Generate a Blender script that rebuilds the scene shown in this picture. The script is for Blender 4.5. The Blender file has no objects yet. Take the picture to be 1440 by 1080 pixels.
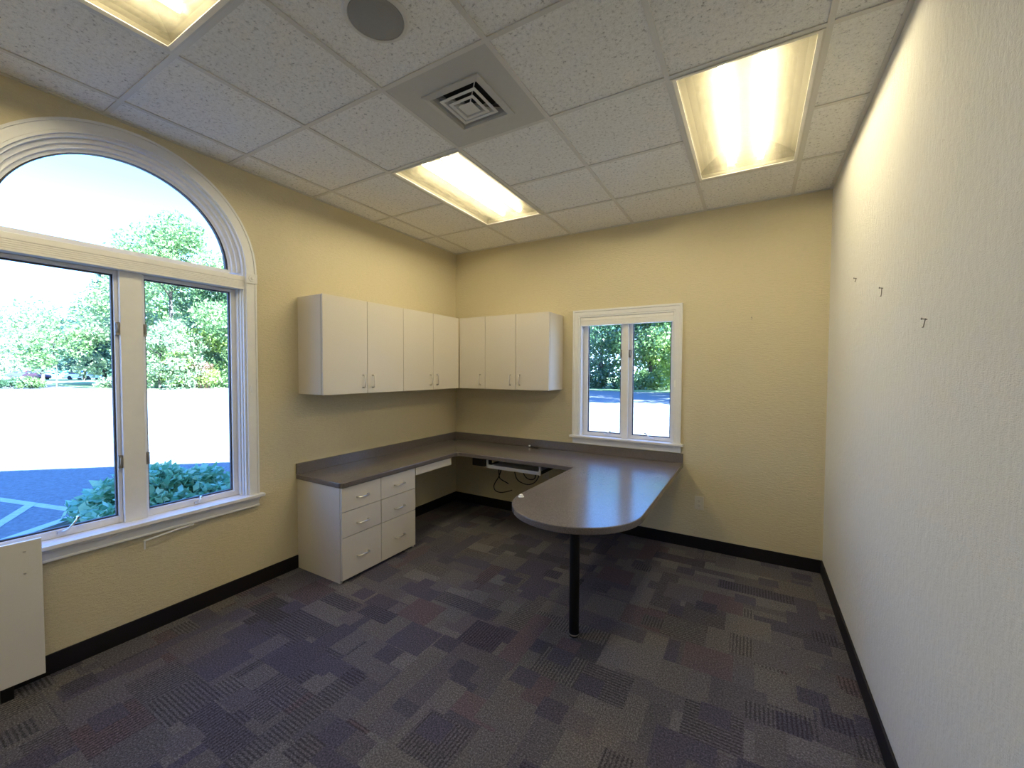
import bpy, bmesh, math, random
from mathutils import Vector, Matrix
import numpy as np

scene = bpy.context.scene
COL = scene.collection
PI = math.pi

# ------------------------------------------------------------------ dimensions (metres)
W, H, DEPTH = 3.532, 2.908, 4.83          # room width (x), ceiling height, depth (towards -y); back wall at y=0
GX0, GY0, TILE = 0.233, -0.608, 0.6096    # ceiling grid origin and tile module
GROUND = -0.15

# ------------------------------------------------------------------ node helpers
def rgb(r, g, b): return (r, g, b, 1.0)

class NT:
    def __init__(self, name):
        self.m = bpy.data.materials.new(name); self.m.use_nodes = True
        self.t = self.m.node_tree; self.t.nodes.clear()
        self.out = self.t.nodes.new('ShaderNodeOutputMaterial')
    def n(self, typ, **kw):
        nd = self.t.nodes.new(typ)
        for k, v in kw.items():
            if hasattr(nd, k) and k not in ('Scale',): setattr(nd, k, v)
        return nd
    def link(self, a, b): self.t.links.new(a, b)
    def put(self, sock, v):
        if hasattr(v, 'links') or isinstance(v, bpy.types.NodeSocket): self.link(v, sock)
        else: sock.default_value = v
    def math(self, op, a, b=None, c=None):
        nd = self.n('ShaderNodeMath', operation=op)
        self.put(nd.inputs[0], a)
        if b is not None: self.put(nd.inputs[1], b)
        if c is not None: self.put(nd.inputs[2], c)
        return nd.outputs[0]
    def mix(self, fac, a, b, blend='MIX'):
        nd = self.t.nodes.new('ShaderNodeMix'); nd.data_type = 'RGBA'; nd.blend_type = blend
        self.put(nd.inputs[0], fac); self.put(nd.inputs[6], a); self.put(nd.inputs[7], b)
        return nd.outputs[2]
    def noise(self, vec, scale, detail=3, rough=0.5):
        nd = self.n('ShaderNodeTexNoise'); nd.inputs['Scale'].default_value = scale
        nd.inputs['Detail'].default_value = detail; nd.inputs['Roughness'].default_value = rough
        if vec is not None: self.link(vec, nd.inputs['Vector'])
        return nd.outputs['Fac']
    def coords(self): return self.n('ShaderNodeTexCoord').outputs['Object']
    def scaled(self, vec, s):
        nd = self.n('ShaderNodeMapping'); self.link(vec, nd.inputs['Vector']); nd.inputs['Scale'].default_value = s
        return nd.outputs[0]
    def ramp(self, fac, stops, interp='LINEAR'):
        nd = self.n('ShaderNodeValToRGB'); cr = nd.color_ramp; cr.interpolation = interp
        while len(cr.elements) < len(stops): cr.elements.new(0.5)
        for e, (p, c) in zip(cr.elements, stops): e.position = p; e.color = c
        self.link(fac, nd.inputs[0]); return nd.outputs[0]
    def bump(self, h, strength, dist=0.01):
        nd = self.n('ShaderNodeBump'); nd.inputs['Strength'].default_value = strength
        nd.inputs['Distance'].default_value = dist; self.link(h, nd.inputs['Height']); return nd.outputs[0]
    def bsdf(self, color, rough=0.5, metal=0.0, normal=None, spec=0.5):
        nd = self.n('ShaderNodeBsdfPrincipled')
        self.put(nd.inputs['Base Color'], color); self.put(nd.inputs['Roughness'], rough)
        nd.inputs['Metallic'].default_value = metal; nd.inputs['Specular IOR Level'].default_value = spec
        if normal is not None: self.link(normal, nd.inputs['Normal'])
        self.link(nd.outputs[0], self.out.inputs[0]); return nd

def plain(name, c, rough=0.5, metal=0.0, spec=0.5, vary=0.04, scale=30.0):
    """painted / moulded surface with a little tonal unevenness"""
    t = NT(name); v = t.coords()
    f = t.noise(v, scale, 3)
    d = tuple(max(0, x * (1 - vary)) for x in c) + (1.0,); l = tuple(min(1, x * (1 + vary)) for x in c) + (1.0,)
    t.bsdf(t.mix(f, d, l), rough, metal, spec=spec)
    return t.m

M = {}
SKY, SUN = 2.3, 74.0
def make_wallpaper(name, WALL_A, WALL_B, WALL_C, vert):
    t = NT(name); v = t.coords()
    fine = t.noise(t.scaled(v, vert), 26, 6, 0.65)
    grain = t.noise(t.scaled(v, (1, 1, 5)), 75, 4, 0.6)
    blot = t.noise(v, 5, 3)
    c = t.mix(fine, rgb(*WALL_A), rgb(*WALL_B))
    c = t.mix(t.math('MULTIPLY', blot, 0.5), c, rgb(*WALL_C))
    crease = t.math('GREATER_THAN', t.noise(t.scaled(v, (1, 1, 2.6)), 46, 3, 0.7), 0.69)
    c = t.mix(t.math('MULTIPLY', crease, 0.30), c, rgb(0.34, 0.27, 0.15))
    h = t.math('ADD', t.math('MULTIPLY', fine, 1.0), t.math('MULTIPLY', grain, 0.5))
    t.bsdf(c, 0.75, normal=t.bump(h, 0.55, 0.012), spec=0.25)
    return t.m
WALL_A, WALL_B, WALL_C = (0.62, 0.55, 0.385), (0.73, 0.665, 0.48), (0.665, 0.58, 0.38)

def make_carpet():
    t = NT('carpet_tiles'); v = t.coords()
    sep = t.n('ShaderNodeSeparateXYZ'); t.link(v, sep.inputs[0]); X, Y = sep.outputs[0], sep.outputs[1]
    X = t.math('ADD', X, t.math('MULTIPLY', t.math('SUBTRACT', t.noise(v, 120, 2), .5), .014)); Y = t.math('ADD', Y, t.math('MULTIPLY', t.math('SUBTRACT', t.noise(t.scaled(v, (1, 1, 1)), 131, 2), .5), .014))
    def cells(sx, sy, seed, swap=False):
        a, b = (Y, X) if swap else (X, Y)
        row = t.math('FLOOR', t.math('DIVIDE', t.math('ADD', b, seed * 0.37), sy))
        off = t.math('FRACT', t.math('MULTIPLY', t.math('ADD', row, seed), 0.6180339))
        col = t.math('FLOOR', t.math('ADD', t.math('DIVIDE', a, sx), off))
        cb = t.n('ShaderNodeCombineXYZ'); t.link(col, cb.inputs[0]); t.link(row, cb.inputs[1]); cb.inputs[2].default_value = seed
        wn = t.n('ShaderNodeTexWhiteNoise'); wn.noise_dimensions = '3D'; t.link(cb.outputs[0], wn.inputs['Vector'])
        s = t.n('ShaderNodeSeparateColor'); t.link(wn.outputs['Color'], s.inputs[0])
        return wn.outputs['Value'], s.outputs[0], s.outputs[1], s.outputs[2]
    pal = [(0.0, rgb(.118, .115, .120)), (0.14, rgb(.146, .143, .141)), (0.30, rgb(.088, .087, .093)), (0.42, rgb(.172, .169, .168)),
           (0.54, rgb(.110, .108, .126)), (0.64, rgb(.158, .154, .150)), (0.76, rgb(.140, .116, .124)), (0.81, rgb(.132, .129, .138)), (0.93, rgb(.096, .092, .118))]
    a = cells(0.48, 0.13, 1.7); b = cells(0.52, 0.12, 5.3, True); c = cells(0.24, 0.22, 9.1); d = cells(0.125, 0.115, 13.6)
    e = cells(0.61, 0.30, 21.2, True)
    col = t.ramp(e[0], pal, 'CONSTANT'); rib = e[2]; ribdir = e[3]
    for L, thr in ((a, 0.45), (b, 0.62), (c, 0.68), (d, 0.86)):
        m = t.math('GREATER_THAN', L[1], thr)
        col = t.mix(m, col, t.ramp(L[0], pal, 'CONSTANT'))
        mx = t.n('ShaderNodeMix'); mx.data_type = 'FLOAT'; t.link(m, mx.inputs[0]); t.link(rib, mx.inputs[2]); t.link(L[2], mx.inputs[3]); rib = mx.outputs[0]
        mx = t.n('ShaderNodeMix'); mx.data_type = 'FLOAT'; t.link(m, mx.inputs[0]); t.link(ribdir, mx.inputs[2]); t.link(L[3], mx.inputs[3]); ribdir = mx.outputs[0]
    big = t.math('GREATER_THAN', rib, 0.78)
    sm = t.math('MULTIPLY', t.math('GREATER_THAN', rib, 0.40), t.math('LESS_THAN', rib, 0.78))
    pick = t.math('GREATER_THAN', ribdir, 0.5)
    mx = t.n('ShaderNodeMix'); mx.data_type = 'FLOAT'; t.link(pick, mx.inputs[0]); t.link(X, mx.inputs[2]); t.link(Y, mx.inputs[3]); R = mx.outputs[0]
    wob = t.math('MULTIPLY', t.noise(v, 60, 2), 0.006)
    R = t.math('ADD', R, wob)
    wb = t.math('SINE', t.math('MULTIPLY', R, 2 * PI / 0.0175)); ws = t.math('SINE', t.math('MULTIPLY', R, 2 * PI / 0.009))
    stripe = t.math('ADD', t.math('MULTIPLY', t.math('GREATER_THAN', wb, 0.15), big), t.math('MULTIPLY', t.math('MULTIPLY', t.math('GREATER_THAN', ws, 0.2), 0.42), sm))
    col = t.mix(t.math('MULTIPLY', stripe, 0.62), col, rgb(.034, .032, .038))
    loops = t.noise(v, 330, 2, 0.7); mid = t.noise(v, 125, 4, 0.75)
    sp = t.ramp(t.math('ADD', t.math('MULTIPLY', loops, 0.3), t.math('MULTIPLY', mid, 0.7)), [(0.34, rgb(.30, .30, .31)), (0.5, rgb(.95, .95, .97)), (0.66, rgb(2.2, 2.2, 2.23))])
    col = t.mix(1.0, col, sp, 'MULTIPLY')
    zone = t.ramp(t.noise(v, 1.3, 2), [(0.35, rgb(.96, .95, 1.06)), (0.55, rgb(1, 1, 1)), (0.7, rgb(1.06, .98, .96))])
    col = t.mix(1.0, col, zone, 'MULTIPLY'); col = t.mix(1.0, col, rgb(.84, .83, .88), 'MULTIPLY')
    h = t.math('ADD', t.math('MULTIPLY', loops, 0.6), t.math('MULTIPLY', stripe, -0.8))
    t.bsdf(col, 0.95, normal=t.bump(h, 0.6, 0.006), spec=0.12)
    return t.m

def make_tile():
    t = NT('ceiling_tile'); v = t.coords()
    wn = t.noise(v, 60, 4, 0.75)
    fis = t.ramp(wn, [(0.30, rgb(.34, .335, .325)), (0.42, rgb(.80, .795, .775)), (0.6, rgb(.88, .875, .855))])
    pin = t.ramp(t.noise(v, 210, 2), [(0.28, rgb(.5, .49, .47)), (0.38, rgb(1, 1, 1))])
    c = t.mix(0.8, fis, pin, 'MULTIPLY')
    t.bsdf(c, 0.95, normal=t.bump(wn, 0.5, 0.006), spec=0.1)
    return t.m

def make_laminate():
    t = NT('speckled_laminate'); v = t.coords()
    f = t.noise(v, 170, 4, 0.75); g = t.noise(v, 40, 3)
    c = t.ramp(f, [(0.34, rgb(.090, .079, .079)), (0.5, rgb(.130, .116, .115)), (0.66, rgb(.180, .165, .163))])
    c = t.mix(t.math('MULTIPLY', g, 0.4), c, rgb(.140, .116, .118))
    t.bsdf(c, t.math('ADD', 0.19, t.math('MULTIPLY', f, 0.05)), spec=0.62)
    return t.m

def make_asphalt():
    t = NT('asphalt'); v = t.coords()
    f = t.noise(v, 22, 5, 0.7); g = t.noise(v, 1.2, 3)
    c = t.ramp(f, [(0.3, rgb(.065, .066, .068)), (0.7, rgb(.175, .175, .176))])
    c = t.mix(t.math('MULTIPLY', g, 0.4), c, rgb(.112, .113, .116))
    t.bsdf(c, 0.9, normal=t.bump(f, 0.4, 0.01)); return t.m

def make_lawn():
    t = NT('lawn_grass'); v = t.coords()
    f = t.noise(v, 9, 5, 0.7)
    t.bsdf(t.ramp(f, [(0.3, rgb(.09, .16, .06)), (0.7, rgb(.24, .30, .12))]), 0.9); return t.m

def make_leaf(name, a, b, c3, tr=0.5):
    t = NT(name); oi = t.n('ShaderNodeNewGeometry').outputs['Random Per Island']
    c = t.ramp(oi, [(0.0, rgb(*a)), (0.5, rgb(*b)), (1.0, rgb(*c3))])
    d = t.n('ShaderNodeBsdfDiffuse'); t.link(c, d.inputs[0])
    tl = t.n('ShaderNodeBsdfTranslucent'); t.link(c, tl.inputs[0])
    g = t.n('ShaderNodeBsdfGlossy'); g.inputs['Roughness'].default_value = 0.35
    mx = t.n('ShaderNodeMixShader'); mx.inputs[0].default_value = tr; t.link(d.outputs[0], mx.inputs[1]); t.link(tl.outputs[0], mx.inputs[2])
    m2 = t.n('ShaderNodeMixShader'); m2.inputs[0].default_value = 0.08; t.link(mx.outputs[0], m2.inputs[1]); t.link(g.outputs[0], m2.inputs[2])
    t.link(m2.outputs[0], t.out.inputs[0]); return t.m

def make_glass():
    t = NT('window_glass')
    tr = t.n('ShaderNodeBsdfTransparent'); tr.inputs[0].default_value = rgb(.96, .985, .985)
    g = t.n('ShaderNodeBsdfGlossy'); g.inputs['Roughness'].default_value = 0.0
    lw = t.n('ShaderNodeLayerWeight'); lw.inputs[0].default_value = 0.18
    mx = t.n('ShaderNodeMixShader'); t.link(t.math('MULTIPLY', lw.outputs['Fresnel'], 0.35), mx.inputs[0]); t.link(tr.outputs[0], mx.inputs[1]); t.link(g.outputs[0], mx.inputs[2])
    t.link(mx.outputs[0], t.out.inputs[0]); return t.m

def make_lens():
    t = NT('prismatic_acrylic')
    v = t.coords(); sep = t.n('ShaderNodeSeparateXYZ'); t.link(v, sep.inputs[0])
    rid = t.math('MULTIPLY', t.math('ADD', t.math('SINE', t.math('MULTIPLY', sep.outputs[0], 2 * PI / 0.008)), 1.0), 0.5)
    tr = t.n('ShaderNodeBsdfTransparent'); tr.inputs[0].default_value = rgb(1.0, .95, .80)
    tl = t.n('ShaderNodeBsdfTranslucent'); t.link(t.mix(rid, rgb(.96, .88, .68), rgb(1.0, .93, .74)), tl.inputs[0])
    mx = t.n('ShaderNodeMixShader'); mx.inputs[0].default_value = 0.035; t.link(tr.outputs[0], mx.inputs[1]); t.link(tl.outputs[0], mx.inputs[2])
    t.link(mx.outputs[0], t.out.inputs[0]); return t.m

def make_tube():
    t = NT('fluorescent_phosphor'); e = t.n('ShaderNodeEmission'); e.inputs[0].default_value = rgb(*TUBE_COL); e.inputs[1].default_value = TUBE
    t.link(e.outputs[0], t.out.inputs[0]); return t.m
TUBE, TUBE_COL = 44.0, (1.0, 0.955, 0.85)

def make_bark(name, c):
    t = NT(name); v = t.coords(); f = t.noise(t.scaled(v, (1, 1, .25)), 14, 5, 0.7)
    t.bsdf(t.mix(f, rgb(c[0] * .5, c[1] * .5, c[2] * .5), rgb(c[0] * 1.4, c[1] * 1.4, c[2] * 1.4)), 0.9, normal=t.bump(f, 0.5, 0.02)); return t.m

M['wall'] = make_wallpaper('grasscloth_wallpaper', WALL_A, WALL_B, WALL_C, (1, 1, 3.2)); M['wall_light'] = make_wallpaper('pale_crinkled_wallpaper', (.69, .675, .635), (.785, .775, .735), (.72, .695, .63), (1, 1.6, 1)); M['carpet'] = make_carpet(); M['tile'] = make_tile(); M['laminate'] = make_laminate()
M['asphalt'] = make_asphalt(); M['lawn'] = make_lawn(); M['glass'] = make_glass(); M['lens'] = make_lens(); M['tube'] = make_tube()
M['tbar'] = plain('painted_steel_grid', (.66, .645, .61), 0.5)
M['white'] = plain('white_painted_wood', (.77, .772, .785), 0.4)
M['vinyl'] = plain('white_vinyl_sash', (.78, .785, .81), 0.35)
M['shade'] = plain('white_shade_fabric', (.88, .87, .85), 0.6)
M['cabinet'] = plain('greige_melamine', (.67, .625, .555), 0.42, vary=.02, scale=90)
M['edge'] = plain('dark_cabinet_gap', (.05, .045, .04), 0.8)
M['panel'] = plain('white_melamine', (.74, .725, .70), 0.4, vary=.015, scale=80)
M['nickel'] = plain('brushed_nickel', (.82, .80, .77), 0.3, 1.0)
M['bronze'] = plain('grey_latch_metal', (.27, .25, .23), 0.4, 0.6)
M['black'] = plain('black_base_vinyl', (.009, .0075, .011), 0.5, spec=.3)
M['blackmetal'] = plain('black_powder_coat', (.005, .005, .006), 0.45, spec=.3)
M['blackplastic'] = plain('black_plastic', (.018, .016, .016), 0.5)
M['gasket'] = plain('dark_gasket', (.05, .055, .075), 0.6)
M['ventgrey'] = plain('painted_vent_metal', (.52, .52, .50), 0.5)
M['ventwhite'] = plain('painted_louver_metal', (.66, .66, .64), 0.45)
M['ventdark'] = plain('dark_duct', (.03, .03, .03), 0.9)
M['grille'] = plain('grey_speaker_mesh', (.30, .30, .29), 0.6, vary=.2, scale=600)
M['plate'] = plain('ivory_outlet_plastic', (.70, .66, .56), 0.4)
M['slot'] = plain('outlet_slot_dark', (.06, .05, .045), 0.6)
M['capwhite'] = plain('white_plastic_cap', (.88, .88, .86), 0.4)
M['reflector'] = plain('enamel_reflector', (.13, .12, .088), 0.7)
M['fixture'] = plain('painted_fixture_frame', (.62, .60, .55), 0.45)
M['paintline'] = plain('parking_line_paint', (.36, .36, .355), 0.8, vary=.35, scale=14)
M['concrete'] = plain('concrete_kerb', (.42, .42, .41), 0.9, vary=.12, scale=12)
M['soil'] = plain('planting_bed_mulch', (.13, .12, .09), 0.95, vary=.4, scale=18)
M['siding'] = plain('outer_siding', (.62, .60, .56), 0.7)
M['roofing'] = plain('roof_shingles', (.10, .10, .105), 0.9, vary=.2, scale=6)
M['leaf_mid'] = make_leaf('green_leaves', (.10, .20, .075), (.17, .28, .10), (.27, .36, .15))
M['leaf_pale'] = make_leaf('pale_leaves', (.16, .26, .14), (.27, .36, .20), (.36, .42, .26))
M['leaf_dark'] = make_leaf('dark_leaves', (.04, .10, .055), (.07, .15, .075), (.12, .21, .10))
M['leaf_yellow'] = make_leaf('yellow_green_leaves', (.16, .27, .05), (.26, .36, .08), (.36, .44, .14))
M['needle'] = make_leaf('blue_green_needles', (.05, .12, .10), (.08, .17, .14), (.13, .22, .18), .3)
M['leaf_shrub'] = make_leaf('glossy_shrub_leaves', (.13, .33, .17), (.22, .46, .26), (.40, .60, .38), .35)
M['leaf_red'] = make_leaf('red_twigs', (.22, .08, .07), (.30, .13, .10), (.36, .2, .15))
M['bark'] = make_bark('grey_bark', (.07, .058, .05))
M['carsilver'] = plain('silver_car_paint', (.62, .64, .67), 0.25, 0.3)
M['carblue'] = plain('dark_blue_car_paint', (.05, .06, .13), 0.25, 0.2)
M['carred'] = plain('plum_car_paint', (.06, .02, .04), 0.4, 0.1)
M['carglass'] = plain('tinted_car_glass', (.03, .035, .045), 0.1)
M['rubber'] = plain('tyre_rubber', (.02, .02, .02), 0.8)
M['dumpster'] = plain('green_steel_container', (.10, .52, .38), 0.5)

# ------------------------------------------------------------------ mesh helpers
def obj(name, bm, mat, parent=None, smooth=False, bevel=0, seg=2, recalc=True):
    if recalc: bmesh.ops.recalc_face_normals(bm, faces=bm.faces[:])
    me = bpy.data.meshes.new(name); bm.to_mesh(me); bm.free()
    mats = mat if isinstance(mat, (list, tuple)) else [mat]
    for m in mats: me.materials.append(m)
    if smooth:
        for p in me.polygons: p.use_smooth = True
    o = bpy.data.objects.new(name, me); COL.objects.link(o)
    if parent is not None: o.parent = parent
    if bevel:
        md = o.modifiers.new('bevel', 'BEVEL'); md.width = bevel; md.segments = seg; md.limit_method = 'ANGLE'; md.angle_limit = math.radians(40)
    return o

def empty(name, loc=(0, 0, 0), rz=0):
    o = bpy.data.objects.new(name, None); COL.objects.link(o); o.location = loc; o.rotation_euler = (0, 0, rz); o.empty_display_size = .1
    return o
def tag(o, label, cat, group=None, kind=None):
    o['label'] = label; o['category'] = cat
    if group: o['group'] = group
    if kind: o['kind'] = kind
    return o
def struct(o, label=None):
    o['kind'] = 'structure'
    if label: o['label'] = label
    return o

def bx(bm, x0, x1, y0, y1, z0, z1, mi=0):
    vs = [bm.verts.new(p) for p in ((x0, y0, z0), (x1, y0, z0), (x1, y1, z0), (x0, y1, z0), (x0, y0, z1), (x1, y0, z1), (x1, y1, z1), (x0, y1, z1))]
    for q in ((0, 3, 2, 1), (4, 5, 6, 7), (0, 1, 5, 4), (1, 2, 6, 5), (2, 3, 7, 6), (3, 0, 4, 7)):
        f = bm.faces.new([vs[i] for i in q]); f.material_index = mi
    return vs
def box(*a):
    bm = bmesh.new(); bx(bm, *a); return bm

def prism(bm, pts, z0, z1, fn=lambda x, y, z: (x, y, z)):
    n = len(pts)
    lo = [bm.verts.new(fn(x, y, z0)) for x, y in pts]; hi = [bm.verts.new(fn(x, y, z1)) for x, y in pts]
    bm.faces.new(lo[::-1]); bm.faces.new(hi)
    for i in range(n): bm.faces.new((lo[i], lo[(i + 1) % n], hi[(i + 1) % n], hi[i]))

def cyl(bm, a, b, r0, r1=None, n=20, caps=True, mi=0):
    a, b = Vector(a), Vector(b); r1 = r0 if r1 is None else r1
    d = (b - a).normalized(); u = d.orthogonal().normalized(); w = d.cross(u)
    A = [bm.verts.new(a + (u * math.cos(2 * PI * i / n) + w * math.sin(2 * PI * i / n)) * r0) for i in range(n)]
    B = [bm.verts.new(b + (u * math.cos(2 * PI * i / n) + w * math.sin(2 * PI * i / n)) * r1) for i in range(n)]
    for i in range(n):
        f = bm.faces.new((A[i], A[(i + 1) % n], B[(i + 1) % n], B[i])); f.material_index = mi
    if caps:
        for q in (A[::-1], B):
            f = bm.faces.new(q); f.material_index = mi

def tube(bm, pts, r, n=8, taper=None):
    pts = [Vector(p) for p in pts]; rings = []; u = None
    for i, p in enumerate(pts):
        d = (pts[min(i + 1, len(pts) - 1)] - pts[max(i - 1, 0)]).normalized()
        if u is None: u = d.orthogonal().normalized()
        u = (u - d * u.dot(d)).normalized(); w = d.cross(u)
        rr = r if taper is None else r * (1 + (taper - 1) * i / (len(pts) - 1))
        rings.append([bm.verts.new(p + (u * math.cos(2 * PI * k / n) + w * math.sin(2 * PI * k / n)) * rr) for k in range(n)])
    for a, b in zip(rings, rings[1:]):
        for k in range(n): bm.faces.new((a[k], a[(k + 1) % n], b[(k + 1) % n], b[k]))
    bm.faces.new(rings[0][::-1]); bm.faces.new(rings[-1])

def smooth_path(pts, k=8):
    P = [Vector(p) for p in pts]; P = [P[0] * 2 - P[1]] + P + [P[-1] * 2 - P[-2]]; out = []
    for i in range(1, len(P) - 2):
        for j in range(k):
            t = j / k; a, b, c, d = P[i - 1:i + 3]
            out.append(.5 * ((2 * b) + (c - a) * t + (2 * a - 5 * b + 4 * c - d) * t * t + (3 * b - a - 3 * c + d) * t ** 3))
    out.append(P[-2]); return out

def sweep(bm, path, prof, fn, closed=False):
    """sweep a profile [(n, o)] along a 2-D path in a wall plane; n along the left-hand normal, o out of the wall"""
    N = len(path); rings = []
    for i in range(N):
        p = Vector(path[i])
        if closed: a, b = Vector(path[i - 1]), Vector(path[(i + 1) % N])
        else: a, b = Vector(path[max(i - 1, 0)]), Vector(path[min(i + 1, N - 1)])
        d1 = (p - a); d2 = (b - p)
        d1 = d1.normalized() if d1.length > 1e-9 else d2.normalized(); d2 = d2.normalized() if d2.length > 1e-9 else d1
        n1 = Vector((-d1.y, d1.x)); n2 = Vector((-d2.y, d2.x)); m = (n1 + n2).normalized(); s = 1 / max(.3, m.dot(n1))
        rings.append([bm.verts.new(fn(p.x + m.x * q * s, p.y + m.y * q * s, o)) for q, o in prof])
    K = len(prof)
    for i in range(N if closed else N - 1):
        A, B = rings[i], rings[(i + 1) % N]
        for k in range(K): bm.faces.new((A[k], A[(k + 1) % K], B[(k + 1) % K], B[k]))
    if not closed:
        bm.faces.new(rings[0][::-1]); bm.faces.new(rings[-1])

def arc(cx, cz, r, a0, a1, n=40):
    return [(cx + r * math.cos(a0 + (a1 - a0) * i / n), cz + r * math.sin(a0 + (a1 - a0) * i / n)) for i in range(n + 1)]

LEFT = lambda s, z, o: (o, s, z)          # left wall: s = y, o = distance into the room
BACK = lambda s, z, o: (s, -o, z)         # back wall: s = x
RIGHT = lambda s, z, o: (W - o, s, z)
def wbox(bm, fn, s0, s1, z0, z1, o0, o1):
    prism(bm, [(s0, z0), (s1, z0), (s1, z1), (s0, z1)], o0, o1, lambda x, y, z: fn(x, y, z))

def wall_with_hole(name, outer, hole, fn, thick, mat):
    bm = bmesh.new()
    def loop(pts):
        vs = [bm.verts.new((x, z, 0)) for x, z in pts]
        return [bm.edges.new((vs[i], vs[(i + 1) % len(vs)])) for i in range(len(vs))]
    E_ = loop(outer)
    if hole: E_ += loop(hole)
    bmesh.ops.triangle_fill(bm, edges=E_, use_beauty=True, normal=(0, 0, 1))
    g = bmesh.ops.extrude_face_region(bm, geom=bm.faces[:])
    for v in [x for x in g['geom'] if isinstance(x, bmesh.types.BMVert)]: v.co.z = -thick
    for v in bm.verts: v.co = Vector(fn(v.co.x, v.co.y, v.co.z))
    return obj(name, bm, mat)

# ------------------------------------------------------------------ room shell
TH = 0.16
WT = 3.458                                 # top of the walls, under the roof
bm = box(-TH, W + TH, -DEPTH - TH, TH, -0.12, 0.0)
struct(obj('floor', bm, M['carpet']))

# left window: opening s -3.525..-2.345, sill z 0.645, spring line z 2.21, radius 0.59
WS0, WS1, WZ0, WSP = -3.525, -2.345, 0.645, 2.21
WC, WR = (WS0 + WS1) / 2, (WS1 - WS0) / 2
hole = [(WS0, WZ0), (WS1, WZ0)] + arc(WC, WSP, WR, 0, PI, 48)
struct(wall_with_hole('wall_left', [(-DEPTH - TH, -.12), (TH, -.12), (TH, WT), (-DEPTH - TH, WT)], hole, LEFT, TH, M['wall']))
# back window
BX0, BX1, BZ0, BZ1 = 1.557, 2.434, 0.885, 2.073
struct(wall_with_hole('wall_back', [(0, -.12), (W, -.12), (W, WT), (0, WT)], [(BX0, BZ0), (BX1, BZ0), (BX1, BZ1), (BX0, BZ1)], BACK, TH, M['wall']))
struct(obj('wall_right', box(W, W + TH, -DEPTH - TH, TH, -.12, WT), M['wall_light']))
struct(obj('wall_front', box(0, W, -DEPTH - TH, -DEPTH, -.12, WT), M['wall']))

# baseboards
BBH, BBT = 0.102, 0.011
CAB_Y0, CAB_Y1 = -1.985, -1.238
def base_bm(segs):
    bm = bmesh.new()
    for (x0, x1, y0, y1) in segs: bx(bm, x0, x1, y0, y1, 0, BBH)
    return bm
struct(obj('baseboard_left', base_bm([(0, BBT, -DEPTH, CAB_Y0 - .002), (0, BBT, CAB_Y1 + .002, 0)]), M['black'], bevel=.003))
struct(obj('baseboard_back', base_bm([(BBT, W - BBT, -BBT, 0)]), M['black'], bevel=.003))
struct(obj('baseboard_right', base_bm([(W - BBT, W, -DEPTH, 0)]), M['black'], bevel=.003))
struct(obj('baseboard_front', base_bm([(BBT, W - BBT, -DEPTH, -DEPTH + BBT)]), M['black'], bevel=.003))

# ceiling: lay-in tiles in a steel grid, openings for fixtures and the supply vent
gx = [0.0] + [GX0 + i * TILE for i in range(6)] + [W]
gy = [0.0] + [GY0 - i * TILE for i in range(7)] + [-DEPTH]
LIGHTS = [(1, 1), (4, 1), (1, 5)]          # (column line index from GX0, row index) of each 2x4 fixture
skip = set()
for c, r in LIGHTS: skip |= {(c + 1, r), (c + 1, r + 1)}
skip.add((3, 3))                            # vent panel
bm = bmesh.new()
for i in range(len(gx) - 1):
    for j in range(len(gy) - 1):
        if (i, j) in skip: continue
        bx(bm, gx[i], gx[i + 1], gy[j + 1], gy[j], H + .006, H + .022)
ceil = struct(obj('ceiling', bm, M['tile']))
bm = bmesh.new()
tb = .0115
for x in gx[1:-1]: bx(bm, x - tb, x + tb, -DEPTH, 0, H, H + .0058)
for j, y in enumerate(gy[1:-1]):
    for i in range(len(gx) - 1):
        a, b = gx[i] + tb, gx[i + 1] - tb
        if i == 0: a = 0
        if i == len(gx) - 2: b = W
        if (i, j) in skip and (i, j + 1) in skip: continue
        bx(bm, a, b, y - tb, y + tb, H + .0003, H + .0055)
bx(bm, 0, .02, -DEPTH, 0, H - .001, H + .005); bx(bm, W - .02, W, -DEPTH, 0, H - .001, H + .005)
bx(bm, .02, W - .02, -.02, 0, H - .0012, H + .005); bx(bm, .02, W - .02, -DEPTH, -DEPTH + .02, H - .0012, H + .005)
g = obj('grid', bm, M['tbar'], ceil)
# plenum deck above the tiles
struct(obj('ceiling_deck', box(0, W, -DEPTH, 0, H + .14, H + .20), M['siding']))

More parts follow.
